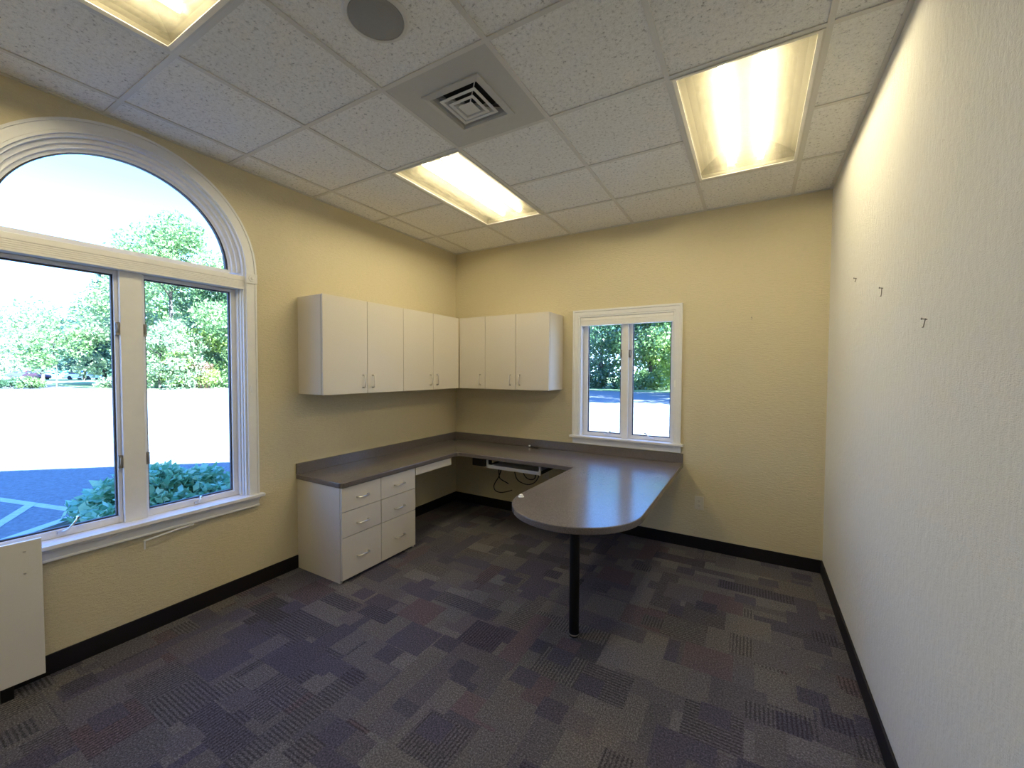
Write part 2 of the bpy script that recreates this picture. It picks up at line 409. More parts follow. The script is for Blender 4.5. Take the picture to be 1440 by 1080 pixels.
# ------------------------------------------------------------------ ceiling fixtures
def ceiling_light(c, r, label):
    x0 = GX0 + c * TILE + tb; x1 = GX0 + (c + 1) * TILE - tb
    y1 = GY0 - (r - 1) * TILE - tb; y0 = GY0 - (r + 1) * TILE + tb
    cx, cy = (x0 + x1) / 2, (y0 + y1) / 2; hx, hy = (x1 - x0) / 2, (y1 - y0) / 2
    t = empty('ceiling_light', (cx, cy, H)); tag(t, label, 'ceiling light', 'recessed fluorescent ceiling lights')
    bm = bmesh.new()
    zt = .105
    def ring(e, z): return [bm.verts.new((sx * (hx - e), sy * (hy - e), z)) for sx, sy in ((-1, -1), (1, -1), (1, 1), (-1, 1))]
    prof = [(0, .0055), (.002, .020)] + [(.26 * (1 - math.cos(a * PI / 16)), .020 + (zt - .020) * math.sin(a * PI / 16)) for a in range(1, 9)]
    inner = [ring(e, z) for e, z in prof]; outer = [ring(e - .003, z + .004) for e, z in prof[::-1][:-1]] + [ring(-.003, .0055)]
    for seq in (inner, outer, [inner[0], outer[-1]]):
        for a, b in zip(seq, seq[1:]):
            for k in range(4): bm.faces.new((a[k], a[(k + 1) % 4], b[(k + 1) % 4], b[k]))
    bm.faces.new(inner[-1]); bm.faces.new(outer[0])
    obj('housing', bm, M['reflector'], t)
    bm = bmesh.new(); f = .024
    prof = [(0, -.004), (0, .004), (-f, .004), (-f, .001), (-.008, -.004)]
    sweep(bm, [(-hx, -hy), (-hx, hy), (hx, hy), (hx, -hy)], prof, lambda s, z, o: (s, z, o), closed=True)
    obj('frame', bm, M['fixture'], t)
    obj('lens', box(-hx + f - .004, hx - f + .004, -hy + f - .004, hy - f + .004, .0045, .0075), M['lens'], t)
    for s in (-1, 1):
        bm = bmesh.new(); cyl(bm, (s * .085, -hy + .05, .062), (s * .085, hy - .05, .062), .019, n=20)
        obj('tube', bm, M['tube'], t, smooth=False)
    return t
ceiling_light(1, 1, 'recessed fluorescent ceiling light between the air vent and the corner wall cabinets')
ceiling_light(4, 1, 'recessed fluorescent ceiling light close to the right-hand wall, two glowing tubes showing')
ceiling_light(1, 5, 'recessed fluorescent ceiling light above the arched window, cut by the photo top edge')

# supply vent: panel, square diffuser, nested louvre cones
vx0, vx1 = GX0 + 2 * TILE + tb, GX0 + 3 * TILE - tb; vy1, vy0 = GY0 - 2 * TILE - tb, GY0 - 3 * TILE + tb
vc = ((vx0 + vx1) / 2, (vy0 + vy1) / 2)
t = tag(empty('ceiling_vent', (vc[0], vc[1], H)), 'square grey air vent panel with nested louvers between the ceiling speaker and a light', 'air vent')
hx = (vx1 - vx0) / 2; q = .145
bm = bmesh.new()
for a in ((-hx, hx, -hx, -q), (-hx, hx, q, hx), (-hx, -q, -q, q), (q, hx, -q, q)): bx(bm, *a, .0012, .005)
obj('panel', bm, M['ventgrey'], t)
bm = bmesh.new()
sq = lambda h: [(-h, -h), (-h, h), (h, h), (h, -h)]
sweep(bm, sq(.172), [(0, .0012), (0, -.006), (-.030, -.012), (-.042, .03), (-.046, .03), (-.036, .0012)], lambda s, z, o: (s, z, o), closed=True)
obj('frame', bm, M['ventgrey'], t)
for k, (h, zz) in enumerate(((.108, -.006), (.075, -.012))):
    bm = bmesh.new()
    sweep(bm, sq(h), [(0, zz), (0, zz - .003), (-.016, zz - .003), (-.044, zz + .034), (-.046, zz + .034), (-.018, zz)], lambda s, z, o: (s, z, o), closed=True)
    obj('louver', bm, M['ventwhite'], t)
bm = bmesh.new()
base = [bm.verts.new((x, y, -.017)) for x, y in sq(.042)]; top = [bm.verts.new((x, y, .002)) for x, y in sq(.012)]
bm.faces.new(base); bm.faces.new(top)
for i in range(4): bm.faces.new((base[i], base[(i + 1) % 4], top[(i + 1) % 4], top[i]))
for sx, sy in ((1, 1), (1, -1), (-1, 1), (-1, -1)):
    tube(bm, [(sx * .01, sy * .01, 0), (sx * .10, sy * .10, .012), (sx * .128, sy * .128, .02)], .003, 6)
obj('louver', bm, M['ventwhite'], t)
obj('duct', box(-.128, .128, -.128, .128, .06, .10), M['ventdark'], t)

# speaker
t = tag(empty('ceiling_speaker', (1.757, -2.741, H)), 'round grey ceiling speaker grille set flush in a tile near the top of the photo', 'speaker')
def lathe(prof, n=48):
    bm = bmesh.new(); rings = [[bm.verts.new((r * math.cos(2 * PI * k / n), r * math.sin(2 * PI * k / n), z)) for k in range(n)] for r, z in prof]
    for a, b in zip(rings, rings[1:]):
        for k in range(n): bm.faces.new((a[k], a[(k + 1) % n], b[(k + 1) % n], b[k]))
    bm.faces.new(rings[0]); bm.faces.new(rings[-1][::-1]); return bm
obj('rim', lathe([(.125, .0055), (.125, -.001), (.118, -.006), (.106, -.007), (.104, -.003), (.104, .0055)]), M['tbar'], t, smooth=False)
obj('grille', lathe([(.1035, .003), (.1035, -.006), (.08, -.0085), (.04, -.0095), (.002, -.010)]), M['grille'], t, smooth=False)

# ------------------------------------------------------------------ windows
def crank(parent, fn, s, z, o, ds, dz, lever=.06):
    bm = bmesh.new()
    wbox(bm, fn, s - .016, s + .016, z - .007, z + .007, o, o + .012)
    p = [fn(s, z, o + .010), fn(s + ds * .3, z + dz * .15, o + .022), fn(s + ds * .7, z + dz * .6, o + .026), fn(s + ds, z + dz, o + .018)]
    tube(bm, smooth_path(p, 5), .0048, 8); cyl(bm, fn(s + ds, z + dz, o + .010), fn(s + ds, z + dz, o + .028), .0065, n=10)
    obj('crank_handle', bm, M['nickel'], parent, smooth=False)
def latch(parent, fn, s, z, o, sgn):
    bm = bmesh.new()
    wbox(bm, fn, s - .010, s + .010, z - .036, z + .036, o, o + .018)
    tube(bm, [fn(s, z - .022, o + .018), fn(s, z + .004, o + .022), fn(s, z + .030, o + .018)], .006, 8)
    obj('latch', bm, M['bronze'], parent)
def sash(parent, fn, s0, s1, z0, z1, wl, wr, wb, wt, o0, o1):
    sa = empty('sash'); sa.parent = parent
    bm = bmesh.new()
    wbox(bm, fn, s0, s0 + wl, z0, z1, o0, o1); wbox(bm, fn, s1 - wr, s1, z0, z1, o0, o1)
    wbox(bm, fn, s0 + wl, s1 - wr, z0, z0 + wb, o0, o1); wbox(bm, fn, s0 + wl, s1 - wr, z1 - wt, z1, o0, o1)
    rails = obj('sash_frame', bm, M['vinyl'], sa, bevel=.002)
    bm = bmesh.new(); gk = .008
    sweep(bm, [(s0 + wl, z0 + wb), (s1 - wr, z0 + wb), (s1 - wr, z1 - wt), (s0 + wl, z1 - wt)], [(0, o0 + .012), (gk, o0 + .012), (gk, o0 + .030), (0, o0 + .030)], fn, closed=True)
    obj('gasket', bm, M['gasket'], sa)
    bm = bmesh.new(); wbox(bm, fn, s0 + wl - .001, s1 - wr + .001, z0 + wb - .001, z1 - wt + .001, o0 + .018, o0 + .022)
    obj('pane', bm, M['glass'], sa)
    return sa

# window_1: arched window in the left wall
w1 = struct(empty('window_1', (0, 0, 0)), 'tall white arched window with two casements in the left wall')
outline = [(WS0, WZ0), (WS1, WZ0)] + arc(WC, WSP, WR, 0, PI, 48)
bm = bmesh.new(); sweep(bm, outline, [(0, -TH + .004), (.012, -TH + .004), (.012, .002), (0, .002)], LEFT, closed=True)
obj('jamb', bm, M['white'], w1)
CW = .068
for s0, s1 in ((WS0 - CW, WS0), (WS1, WS1 + CW)):
    bm = bmesh.new(); wbox(bm, LEFT, s0, s1, .663, 2.142, .0005, .017)
    a, b = (s0, s0 + .012) if s0 < WC - .3 else (s1 - .012, s1)
    wbox(bm, LEFT, a, b, .663, 2.142, .017, .022)
    c0, c1 = (s1 - .012, s1) if s0 < WC - .3 else (s0, s0 + .012)
    wbox(bm, LEFT, c0, c1, .663, 2.142, .017, .0195)
    obj('casing', bm, M['white'], w1, bevel=.0025)
    bm = bmesh.new(); wbox(bm, LEFT, s0 - .003, s1 + .003, 2.142, 2.21, .0005, .026)
    sc = (s0 + s1) / 2
    cyl(bm, LEFT(sc, 2.176, .025), LEFT(sc, 2.176, .030), .024, .022, n=28); cyl(bm, LEFT(sc, 2.176, .030), LEFT(sc, 2.176, .036), .012, .007, n=20)
    obj('corner_block', bm, M['white'], w1, bevel=.002)
bm = bmesh.new()
sweep(bm, arc(WC, WSP + .0005, WR, 0, PI, 56), [(0, .0005), (0, .0195), (-.012, .0195), (-.014, .0165), (-.054, .0165), (-.056, .022), (-CW, .022), (-CW, .0005)], LEFT)
obj('arch_casing', bm, M['white'], w1)
# arched top light
ar = empty('arch_sash'); ar.parent = w1
bm = bmesh.new()
sweep(bm, arc(WC, WSP, WR - .013, 0, PI, 56), [(0, -.115), (0, -.028), (.020, -.028), (.020, -.050), (.040, -.050), (.040, -.072), (.056, -.072), (.056, -.115)], LEFT)
wbox(bm, LEFT, WS0 + .07, WS1 - .07, WSP - .022, WSP + .012, -.115, -.055)
obj('sash_frame', bm, M['vinyl'], ar)
bm = bmesh.new()
sweep(bm, arc(WC, WSP + .012, WR - .069, 0.0, PI, 56), [(0, -.10), (0, -.074), (.014, -.078), (.014, -.10)], LEFT)
obj('gasket', bm, M['gasket'], ar)
bm = bmesh.new(); prism(bm, arc(WC, WSP + .010, WR - .068, 0, PI, 56), -.092, -.088, LEFT)
obj('pane', bm, M['glass'], ar)
# transom, mullion and the two casements
bm = bmesh.new(); wbox(bm, LEFT, WS0 + .012, WS1 - .012, 2.10, 2.19, -.125, -.055)
obj('transom', bm, M['white'], w1, bevel=.003)
MS = -2.937
bm = bmesh.new(); wbox(bm, LEFT, MS - .051, MS + .051, .650, 2.10, -.125, -.045)
obj('mullion', bm, M['white'], w1, bevel=.003)
for s0, s1, wl, wr in ((WS0 + .012, MS - .052, .05, .016), (MS + .052, WS1 - .012, .016, .045)):
    sa = sash(w1, LEFT, s0, s1, .664, 2.098, wl, wr, .038, .020, -.118, -.072)
    e = 1 if s0 > MS else -1
    if e < 0: crank(sa, LEFT, -3.235, .690, -.072, .060, .062)
    else: crank(sa, LEFT, -2.625, .678, -.072, .018, .034)
    for z in (1.772, 1.015): latch(sa, LEFT, MS + e * .060, z, -.072, e)
bm = bmesh.new()     # stepped stops inside the jambs
for s, d in ((WS1 - .012, -1), (WS0 + .012, 1)):
    a, b = sorted((s, s + d * .016)); wbox(bm, LEFT, a, b, .664, 2.098, -.072, -.040)
    a, b = sorted((s, s + d * .007)); wbox(bm, LEFT, a, b, .664, 2.098, -.040, -.018)
obj('stop', bm, M['vinyl'], w1, bevel=.0015)
bm = bmesh.new(); wbox(bm, LEFT, WS0 + .001, WS1 - .001, .646, .663, -.12, .0); wbox(bm, LEFT, WS0 - CW - .028, WS1 + CW + .028, .641, .663, 0.0005, .045)
obj('stool', bm, M['white'], w1, bevel=.004, seg=3)
bm = bmesh.new(); wbox(bm, LEFT, WS0 - CW, WS1 + CW, .575, .641, .0005, .014); wbox(bm, LEFT, WS0 - CW, WS1 + CW, .575, .589, .014, .020); wbox(bm, LEFT, WS0 - CW, WS1 + CW, .622, .641, .014, .024)
obj('apron', bm, M['white'], w1, bevel=.003)
bm = bmesh.new(); wbox(bm, LEFT, -2.332, -2.322, 1.375, 1.44, .017, .024); tube(bm, [LEFT(-2.327, 1.378, .024), LEFT(-2.327, 1.407, .034), LEFT(-2.327, 1.436, .024)], .003, 6)
obj('cord_cleat', bm, M['capwhite'], w1)

# window_2: two small casements in the back wall
w2 = struct(empty('window_2', (0, 0, 0)), 'small white two-pane window in the back wall')
bm = bmesh.new(); sweep(bm, [(BX0, BZ0), (BX1, BZ0), (BX1, BZ1), (BX0, BZ1)], [(0, -TH + .004), (.010, -TH + .004), (.010, .002), (0, .002)], BACK, closed=True)
obj('jamb', bm, M['white'], w2)
bm = bmesh.new(); sweep(bm, [(BX1, .905), (BX1, BZ1), (BX0, BZ1), (BX0, .905)], [(0, .0005), (0, .014), (-.014, .014), (-.016, .018), (-.050, .018), (-.053, .024), (-.071, .024), (-.071, .0005)], BACK)
obj('casing', bm, M['white'], w2)
BM = (BX0 + BX1) / 2
bm = bmesh.new(); wbox(bm, BACK, BM - .030, BM + .030, .890, BZ1 - .01, -.12, -.030)
obj('mullion', bm, M['white'], w2, bevel=.003)
for s0, s1, wl, wr in ((BX0 + .010, BM - .031, .048, .018), (BM + .031, BX1 - .010, .030, .022)):
    sa = sash(w2, BACK, s0, s1, .905, BZ1 - .012, wl, wr, .030, .03, -.108, -.066)
    if s0 < BM: crank(sa, BACK, 1.792, .926, -.066, .062, .030)
    else: crank(sa, BACK, 2.262, .920, -.066, -.075, .045)
    e = 1 if s0 > BM else -1
    latch(sa, BACK, BM + e * .040, 1.712, -.066, e)
bm = bmesh.new(); wbox(bm, BACK, BX0 + .001, BX1 - .001, .886, .902, -.12, 0); wbox(bm, BACK, 1.462, 2.532, .884, .905, .0005, .045)
obj('stool', bm, M['white'], w2, bevel=.004, seg=3)
bm = bmesh.new(); wbox(bm, BACK, 1.488, 2.508, .824, .884, .0005, .014); wbox(bm, BACK, 1.488, 2.508, .866, .884, .014, .022); wbox(bm, BACK, 1.488, 2.508, .824, .834, .014, .018)
obj('apron', bm, M['white'], w2, bevel=.003)
bm = bmesh.new(); wbox(bm, BACK, 2.444, 2.456, 1.405, 1.468, .018, .024); tube(bm, [BACK(2.450, 1.408, .024), BACK(2.450, 1.437, .034), BACK(2.450, 1.465, .024)], .003, 6)
obj('cord_cleat', bm, M['capwhite'], w2)

# raised window shades (folded up in their head boxes)
def shade(fn, s0, s1, z0, z1, o0, o1, label):
    t = tag(empty('window_shade', fn((s0 + s1) / 2, z0, o0)), label, 'window shade')
    inv = Vector(t.location)
    f2 = lambda a, b, c: tuple(Vector(fn(a, b, c)) - inv)
    h = z1 - z0
    bm = bmesh.new(); wbox(bm, f2, s0, s1, z0 + h * .62, z1, o0, o1)
    obj('headrail', bm, M['shade'], t, bevel=.004)
    bm = bmesh.new(); prof = []
    n = 5
    for i in range(n + 1): prof.append((z0 + h * .14 + h * .48 * i / n, o1 - (.002 if i % 2 else .009)))
    wbox(bm, f2, s0 + .004, s1 - .004, z0 + h * .14, z0 + h * .62, o0 + .006, o1 - .005)
    for i in range(4):
        zz = z0 + h * (.16 + .115 * i); wbox(bm, f2, s0 + .004, s1 - .004, zz, zz + h * .10, o1 - .006, o1 - .001)
    obj('folded_fabric', bm, M['shade'], t, bevel=.0015)
    bm = bmesh.new(); wbox(bm, f2, s0 + .002, s1 - .002, z0, z0 + h * .14, o0 + .004, o1 - .001)
    obj('bottom_rail', bm, M['shade'], t, bevel=.002)
shade(LEFT, WS0 + .014, WS1 - .003, 2.098, 2.188, -.053, .004, 'white shade folded up under the arch of the tall left window')
shade(BACK, BX0 + .002, BX1 - .002, 1.992, 2.070, -.060, .006, 'white shade folded up at the top of the small back window')

# ------------------------------------------------------------------ wall cabinets
def pull(length, reach, r=.0045):
    """bow handle along local z, standing out along +o: points in (z, o)"""
    L = length / 2
    return smooth_path([(-L, 0), (-L, reach * .75), (-L + .012, reach), (0, reach), (L - .012, reach), (L, reach * .75), (L, 0)], 4) if False else [(-L, 0), (-L, reach * .7), (-L + .006, reach), (L - .006, reach), (L, reach * .7), (L, 0)]
UZ0, UZ1 = 1.356, 2.107
def wall_cabinet(fn, s0, s1, depth, doors, label, side=None):
    """doors: [(s0, s1, handle s)]"""
    t = tag(empty('wall_cabinet', fn((s0 + s1) / 2, UZ0, 0)), label, 'wall cabinet', 'laminate wall cabinets in the corner')
    inv = Vector(t.location); f2 = lambda a, b, c: tuple(Vector(fn(a, b, c)) - inv)
    dt = .019
    bm = bmesh.new(); wbox(bm, f2, s0 + .0005, s1 - .0005, UZ0 + .002, UZ1 - .002, .001, depth - dt - .003)
    obj('body', bm, M['cabinet'], t, bevel=.0012)
    bm = bmesh.new(); wbox(bm, f2, s0 + .003, s1 - .003, UZ0 + .006, UZ1 - .006, depth - dt - .003, depth - dt - .0008)
    obj('gap_shadow_strip', bm, M['edge'], t)
    for d0, d1, hs in doors:
        bm = bmesh.new(); wbox(bm, f2, d0 + .002, d1 - .002, UZ0, UZ1, depth - dt, depth)
        d = obj('door', bm, M['cabinet'], t, bevel=.0012)
        bm = bmesh.new(); tube(bm, [f2(hs, 1.453 + a, depth - .001 + b) for a, b in pull(.10, .030)], .0052, 8)
        obj('handle', bm, M['nickel'], d, smooth=True)
    return t
UL, UR = .302, .330
lb = [-1.966, -1.556, -1.150, -.746, -UR - .005]
wall_cabinet(LEFT, lb[0], lb[2], UL, [(lb[0], lb[1], lb[1] - .047), (lb[1], lb[2], lb[1] + .050)], 'two-door laminate wall cabinet at the free end nearest the arched window')
wall_cabinet(LEFT, lb[2], lb[4], UL, [(lb[2], lb[3], lb[3] - .047), (lb[3], lb[4], lb[3] + .050)], 'two-door laminate wall cabinet on the left wall, its second door meeting the corner')
rb = [UL + .004, .640, 1.005, 1.372]
wall_cabinet(BACK, rb[0], rb[1], UR, [(rb[0], rb[1], rb[1] - .060)], 'single-door laminate wall cabinet on the back wall, right in the corner')
wall_cabinet(BACK, rb[1], rb[3], UR, [(rb[1], rb[2], rb[2] - .057), (rb[2], rb[3], rb[2] + .050)], 'two-door laminate wall cabinet on the back wall beside the small window')

# ------------------------------------------------------------------ drawer cabinet under the worktop
DF = .526
t = tag(empty('drawer_cabinet', (0, (CAB_Y0 + CAB_Y1) / 2, 0)), 'white laminate base cabinet with six drawers under the worktop end', 'drawer cabinet')
yc = (CAB_Y0 + CAB_Y1) / 2
L2 = lambda s, z, o: (o, s - yc, z)
bm = bmesh.new()
wbox(bm, L2, CAB_Y0, CAB_Y0 + .018, 0, .6965, .001, DF - .021); wbox(bm, L2, CAB_Y1 - .018, CAB_Y1, 0, .6965, .001, DF - .021)
wbox(bm, L2, CAB_Y0 + .018, CAB_Y1 - .018, .03, .048, .001, DF - .03); wbox(bm, L2, CAB_Y0 + .018, CAB_Y1 - .018, .048, .6965, .001, .012)
obj('body', bm, M['cabinet'], t, bevel=.001)
bm = bmesh.new(); wbox(bm, L2, CAB_Y0 + .018, CAB_Y1 - .018, .049, .694, .2, DF - .0215); wbox(bm, L2, CAB_Y0 + .018, CAB_Y1 - .018, 0, .03, .40, .46)
obj('toe_kick_and_gap_shade', bm, M['edge'], t)  # dark block behind the fronts stands in for shade in the drawer gaps
ym = -1.622
zr = [.022, .332, .519, .697]
for y0, y1 in ((CAB_Y0 + .001, ym), (ym, CAB_Y1 - .001)):
    for k in range(3):
        bm = bmesh.new(); wbox(bm, L2, y0 + .002, y1 - .002, zr[k] + .0022, zr[k + 1] - .0022, DF - .020, DF)
        d = obj('drawer', bm, M['cabinet'], t, bevel=.0012)
        zc = (.168, .412, .604)[k]; yy = (y0 + y1) / 2
        bm = bmesh.new(); tube(bm, [L2(yy + a, zc, DF - .001 + b) for a, b in pull(.10, .028)], .0054, 8)
        obj('handle', bm, M['nickel'], d, smooth=True)

# ------------------------------------------------------------------ worktop: L with rounded peninsula
CT0, CT1 = .698, .737
t = tag(empty('worktop', (0, 0, CT0)), 'dark speckled laminate L-shaped worktop with a rounded peninsula on one black leg', 'worktop')
PX0, PX1, PR = 1.735, 2.530, .3975
pcx, pcy = (PX0 + PX1) / 2, -1.5375
LF, BF, LY = .537, -.652, -1.996
pts = [(.001, -.001), (.001, LY)]
pts += [(x, y) for x, y in arc(LF - .035, LY + .035, .035, -PI / 2, 0, 8)]
pts += [(LF, BF - .02), (LF + .006, BF - .006), (LF + .02, BF), (1.757, BF)]
pts += arc(pcx, pcy, PR, PI, 2 * PI, 44)
pts += [(PX1, -.001)]
bm = bmesh.new(); prism(bm, pts, 0, CT1 - CT0)
obj('top', bm, M['laminate'], t, bevel=.006, seg=3)
bm = bmesh.new()
bx(bm, .001, .020, LY, -.001, CT1 - CT0 + .0002, .121); bx(bm, .020, 2.528, -.020, -.001, CT1 - CT0 + .0002, .121)
obj('backsplash', bm, M['laminate'], t, bevel=.002)
lg = obj('leg', None or (lambda b: (cyl(b, (2.170, -1.664, -CT0 + .018), (2.170, -1.664, -.0065), .029, n=28), cyl(b, (2.170, -1.664, -.0065), (2.170, -1.664, -.0005), .060, n=28), b)[-1])(bmesh.new()), M['blackmetal'], t)
bm = bmesh.new(); cyl(bm, (2.170, -1.664, -CT0), (2.170, -1.664, -CT0 + .010), .027, .025, n=28)
obj('foot', bm, M['blackmetal'], lg)
bm = bmesh.new(); cyl(bm, (2.170, -1.664, -CT0 + .010), (2.170, -1.664, -CT0 + .018), .0285, n=28)
obj('trim_ring', bm, M['nickel'], lg)

# shallow pencil drawer between the drawer cabinet and the corner
t = tag(empty('pencil_drawer', (0, -.99, .63)), 'shallow white pencil drawer hung under the worktop right of the six-drawer cabinet', 'drawer')
obj('front', box(.508, .526, -.243, .245, 0, .067), M['cabinet'], t, bevel=.001)
obj('tray', box(.12, .508, -.228, .230, .006, .056), M['cabinet'], t, bevel=.001)
for a in (-.242, .231): obj('runner', box(.12, .505, a, a + .013, .03, .0677), M['nickel'], t)

# keyboard tray
t = tag(empty('keyboard_tray', (1.118, -.58, .600)), 'white pull-out keyboard tray hung under the worktop on the back wall', 'keyboard tray')
for s in (-1, 1):
    a = s * .283
    bm = bmesh.new(); bx(bm, a - .008, a + .008, 0, .022, 0, .0978)
    obj('side_bracket', bm, M['panel'], t, bevel=.002)
    obj('slide_rail', box(a - .005, a + .005, .0225, .36, .003, .030), M['blackmetal'], t)
bm = bmesh.new(); bx(bm, -.2735, .2735, .004, .33, .006, .022); bx(bm, -.2735, .2735, 0, .014, .002, .034)
obj('shelf', bm, M['panel'], t, bevel=.003)
t = tag(obj('power_adapter', box(.60, .752, -.50, -.36, .585, .6975), M['blackplastic'], bevel=.006), 'black box fixed under the worktop between the corner and the keyboard tray', 'power adapter')

# cables hanging from under the worktop
def cable(pts, y, label):
    bm = bmesh.new(); tube(bm, smooth_path([(x, y + dy, z) for x, z, dy in pts], 8), .0055, 8)
    return tag(obj('cable', bm, M['blackplastic'], smooth=True), label, 'cable', 'black cables hanging under the worktop')
cable([(.690, .696, 0), (.697, .56, .01), (.702, .455, .0), (.715, .40, -.01), (.735, .375, 0), (.775, .350, .02), (.81, .337, .02)], -.15, 'short black cable end hanging straight behind the keyboard tray, cut off mid-air')
cable([(.76, .696, .0), (.745, .50, .0), (.712, .405, .0), (.672, .345, .0), (.653, .295, .0), (.680, .258, -.01), (.735, .247, -.01), (.80, .258, 0), (.866, .280, .03)], -.175, 'black cable looping lowest of all under the worktop, left of the keyboard tray middle')
cable([(.885, .696, 0), (.890, .56, 0), (.905, .45, 0), (.94, .395, .0), (1.00, .368, .01), (1.06, .366, .01), (1.12, .392, .01), (1.165, .44, 0), (1.185, .50, 0), (1.188, .60, 0), (1.188, .696, 0)], -.15, 'black cable hanging in a wide U below the keyboard tray')
cable([(.975, .696, 0), (.980, .55, 0), (.993, .475, 0), (1.025, .432, 0), (1.072, .418, 0), (1.118, .432, 0), (1.135, .475, 0), (1.135, .57, 0), (1.135, .696, 0)], -.13, 'black cable hanging in a small U inside the wider loop')

# things lying on the worktop
bm = lathe([(.034, 0), (.034, .0035), (.030, .005), (.012, .0055), (.002, .0055)], 28)
o = tag(obj('cable_grommet', bm, M['blackplastic']), 'dark round cable grommet set in the far corner of the worktop', 'grommet'); o.location = (.075, -.085, CT1)
t = tag(empty('cable_plug', (1.075, -.062, CT1)), 'short black cable stub with a white plug tip lying near the backsplash', 'plug')
bm = bmesh.new(); tube(bm, smooth_path([(-.035, .0, .018), (-.012, -.004, .010), (.02, -.006, .0085), (.052, .0, .0085)], 6), .0085, 10)
obj('cord', bm, M['blackplastic'], t, smooth=True)
bm = bmesh.new(); bx(bm, -.058, -.034, -.008, .008, .010, .025)
obj('plug', bm, M['capwhite'], t, bevel=.003)
bm = lathe([(.019, 0), (.019, .004), (.012, .006), (.012, .013), (.007, .016), (.002, .0165)], 24)
o = tag(obj('plastic_cap', bm, M['capwhite'], smooth=False), 'tiny white plastic cap on the curved tip of the peninsula', 'cap'); o.location = (1.778, -1.600, CT1)

# ------------------------------------------------------------------ outlets, nails, loose trim
def outlet(x, z, label):
    t = tag(empty('wall_outlet', (x, 0, z)), label, 'outlet', 'wall outlets')
    bm = bmesh.new(); bx(bm, -.036, .036, -.0065, -.0005, -.058, .058); obj('plate', bm, M['plate'], t, bevel=.002)
    for dz in (-.020, .020):
        bm = bmesh.new(); prism(bm, [(.0165 * math.cos(a), dz + .0145 * math.sin(a)) for a in [i * PI / 10 for i in range(20)]], .006, .0085, BACK)
        r = obj('receptacle', bm, M['plate'], t)
        bm = bmesh.new(); bx(bm, -.0075, -.0055, -.0092, -.008, dz - .002, dz + .007); bx(bm, .0055, .0075, -.0092, -.008, dz - .002, dz + .007); bx(bm, -.002, .002, -.0092, -.008, dz - .010, dz - .006)
        obj('slot', bm, M['slot'], r)
outlet(2.663, .402, 'ivory wall outlet low on the back wall right of the peninsula')
outlet(1.188, .468, 'wall outlet in shadow under the worktop behind the keyboard tray')

def nail(fn, s, z, label, tilt=0.0, hook=.02):
    inv = Vector(fn(s, z, 0)); f2 = lambda a, b, c: tuple(Vector(fn(a, b, c)) - inv)
    bm = bmesh.new()
    tube(bm, [f2(s, z, -.002), f2(s + tilt * .3, z + .004, .013)], 0.0016, 8)
    cyl(bm, f2(s + tilt * .3, z + .004, .012), f2(s + tilt * .3, z + .004, .0145), .0036, n=12)
    if hook:
        tube(bm, [f2(s - .001, z + .004, .0045), f2(s + .003 + tilt, z - hook * .6, .004), f2(s + .001 + tilt, z - hook, .006), f2(s - .006 + tilt, z - hook, .010)], .0015, 8)
    o = tag(obj('nail', bm, M['bronze']), label, 'nail', 'nails left in the walls'); o.location = inv
nail(BACK, 3.027, 1.982, 'lone nail in the back wall between the small window and the corner', .002, .012)
nail(RIGHT, -.935, 2.062, 'nail in the right-hand wall, highest and nearest the corner', -.003, .016)
nail(RIGHT, -1.486, 1.912, 'nail with hook in the right-hand wall, middle of the descending three', .002, .034)
nail(RIGHT, -2.036, 1.715, 'bent nail in the right-hand wall, lowest of the descending three', .010, .024)

bm = bmesh.new()
P = smooth_path([(-2.680, .5735, .016), (-2.75, .5715, .018), (-2.83, .566, .021), (-2.90, .559, .024), (-2.927, .556, .024)], 6)
for a, b in zip(P, P[1:]):
    va = [bm.verts.new(LEFT(a[0], a[1] + dz, a[2] + do)) for dz, do in ((0, 0), (0, .004), (-.009, .005), (-.009, .001))]
    vb = [bm.verts.new(LEFT(b[0], b[1] + dz, b[2] + do)) for dz, do in ((0, 0), (0, .004), (-.009, .005), (-.009, .001))]
    for k in range(4): bm.faces.new((va[k], va[(k + 1) % 4], vb[(k + 1) % 4], vb[k]))
    bm.faces.new(va[::-1]); bm.faces.new(vb)
wbox(bm, LEFT, -2.929, -2.921, .500, .556, .020, .023)
bmesh.ops.remove_doubles(bm, verts=bm.verts[:], dist=.0002)
tag(obj('caulk_strip', bm, M['white']), 'peeled strip of white caulk dangling below the arched window sill', 'caulk strip')

# white panel standing near the wall under the arched window
t = tag(empty('white_panel', (.092, -3.335, 0), math.radians(-3.0)), 'white laminate panel standing on low feet at the photo edge below the arched window', 'panel')
bm = bmesh.new(); bx(bm, -.019, 0, -.62, 0, .060, .727); obj('board', bm, M['panel'], t, bevel=.002)
for z in (.680, .577):
    bm = bmesh.new(); cyl(bm, (-.0005, -.055, z), (.003, -.055, z), .0062, .0045, n=14); bx(bm, .0029, .0034, -.0585, -.0515, z - .0006, z + .0006)
    obj('screw', bm, M['nickel'], t)
for y in (-.50, -.12):
    bm = bmesh.new(); bx(bm, -.045, .004, y - .02, y + .02, 0, .059); obj('foot', bm, M['blackmetal'], t, bevel=.002)

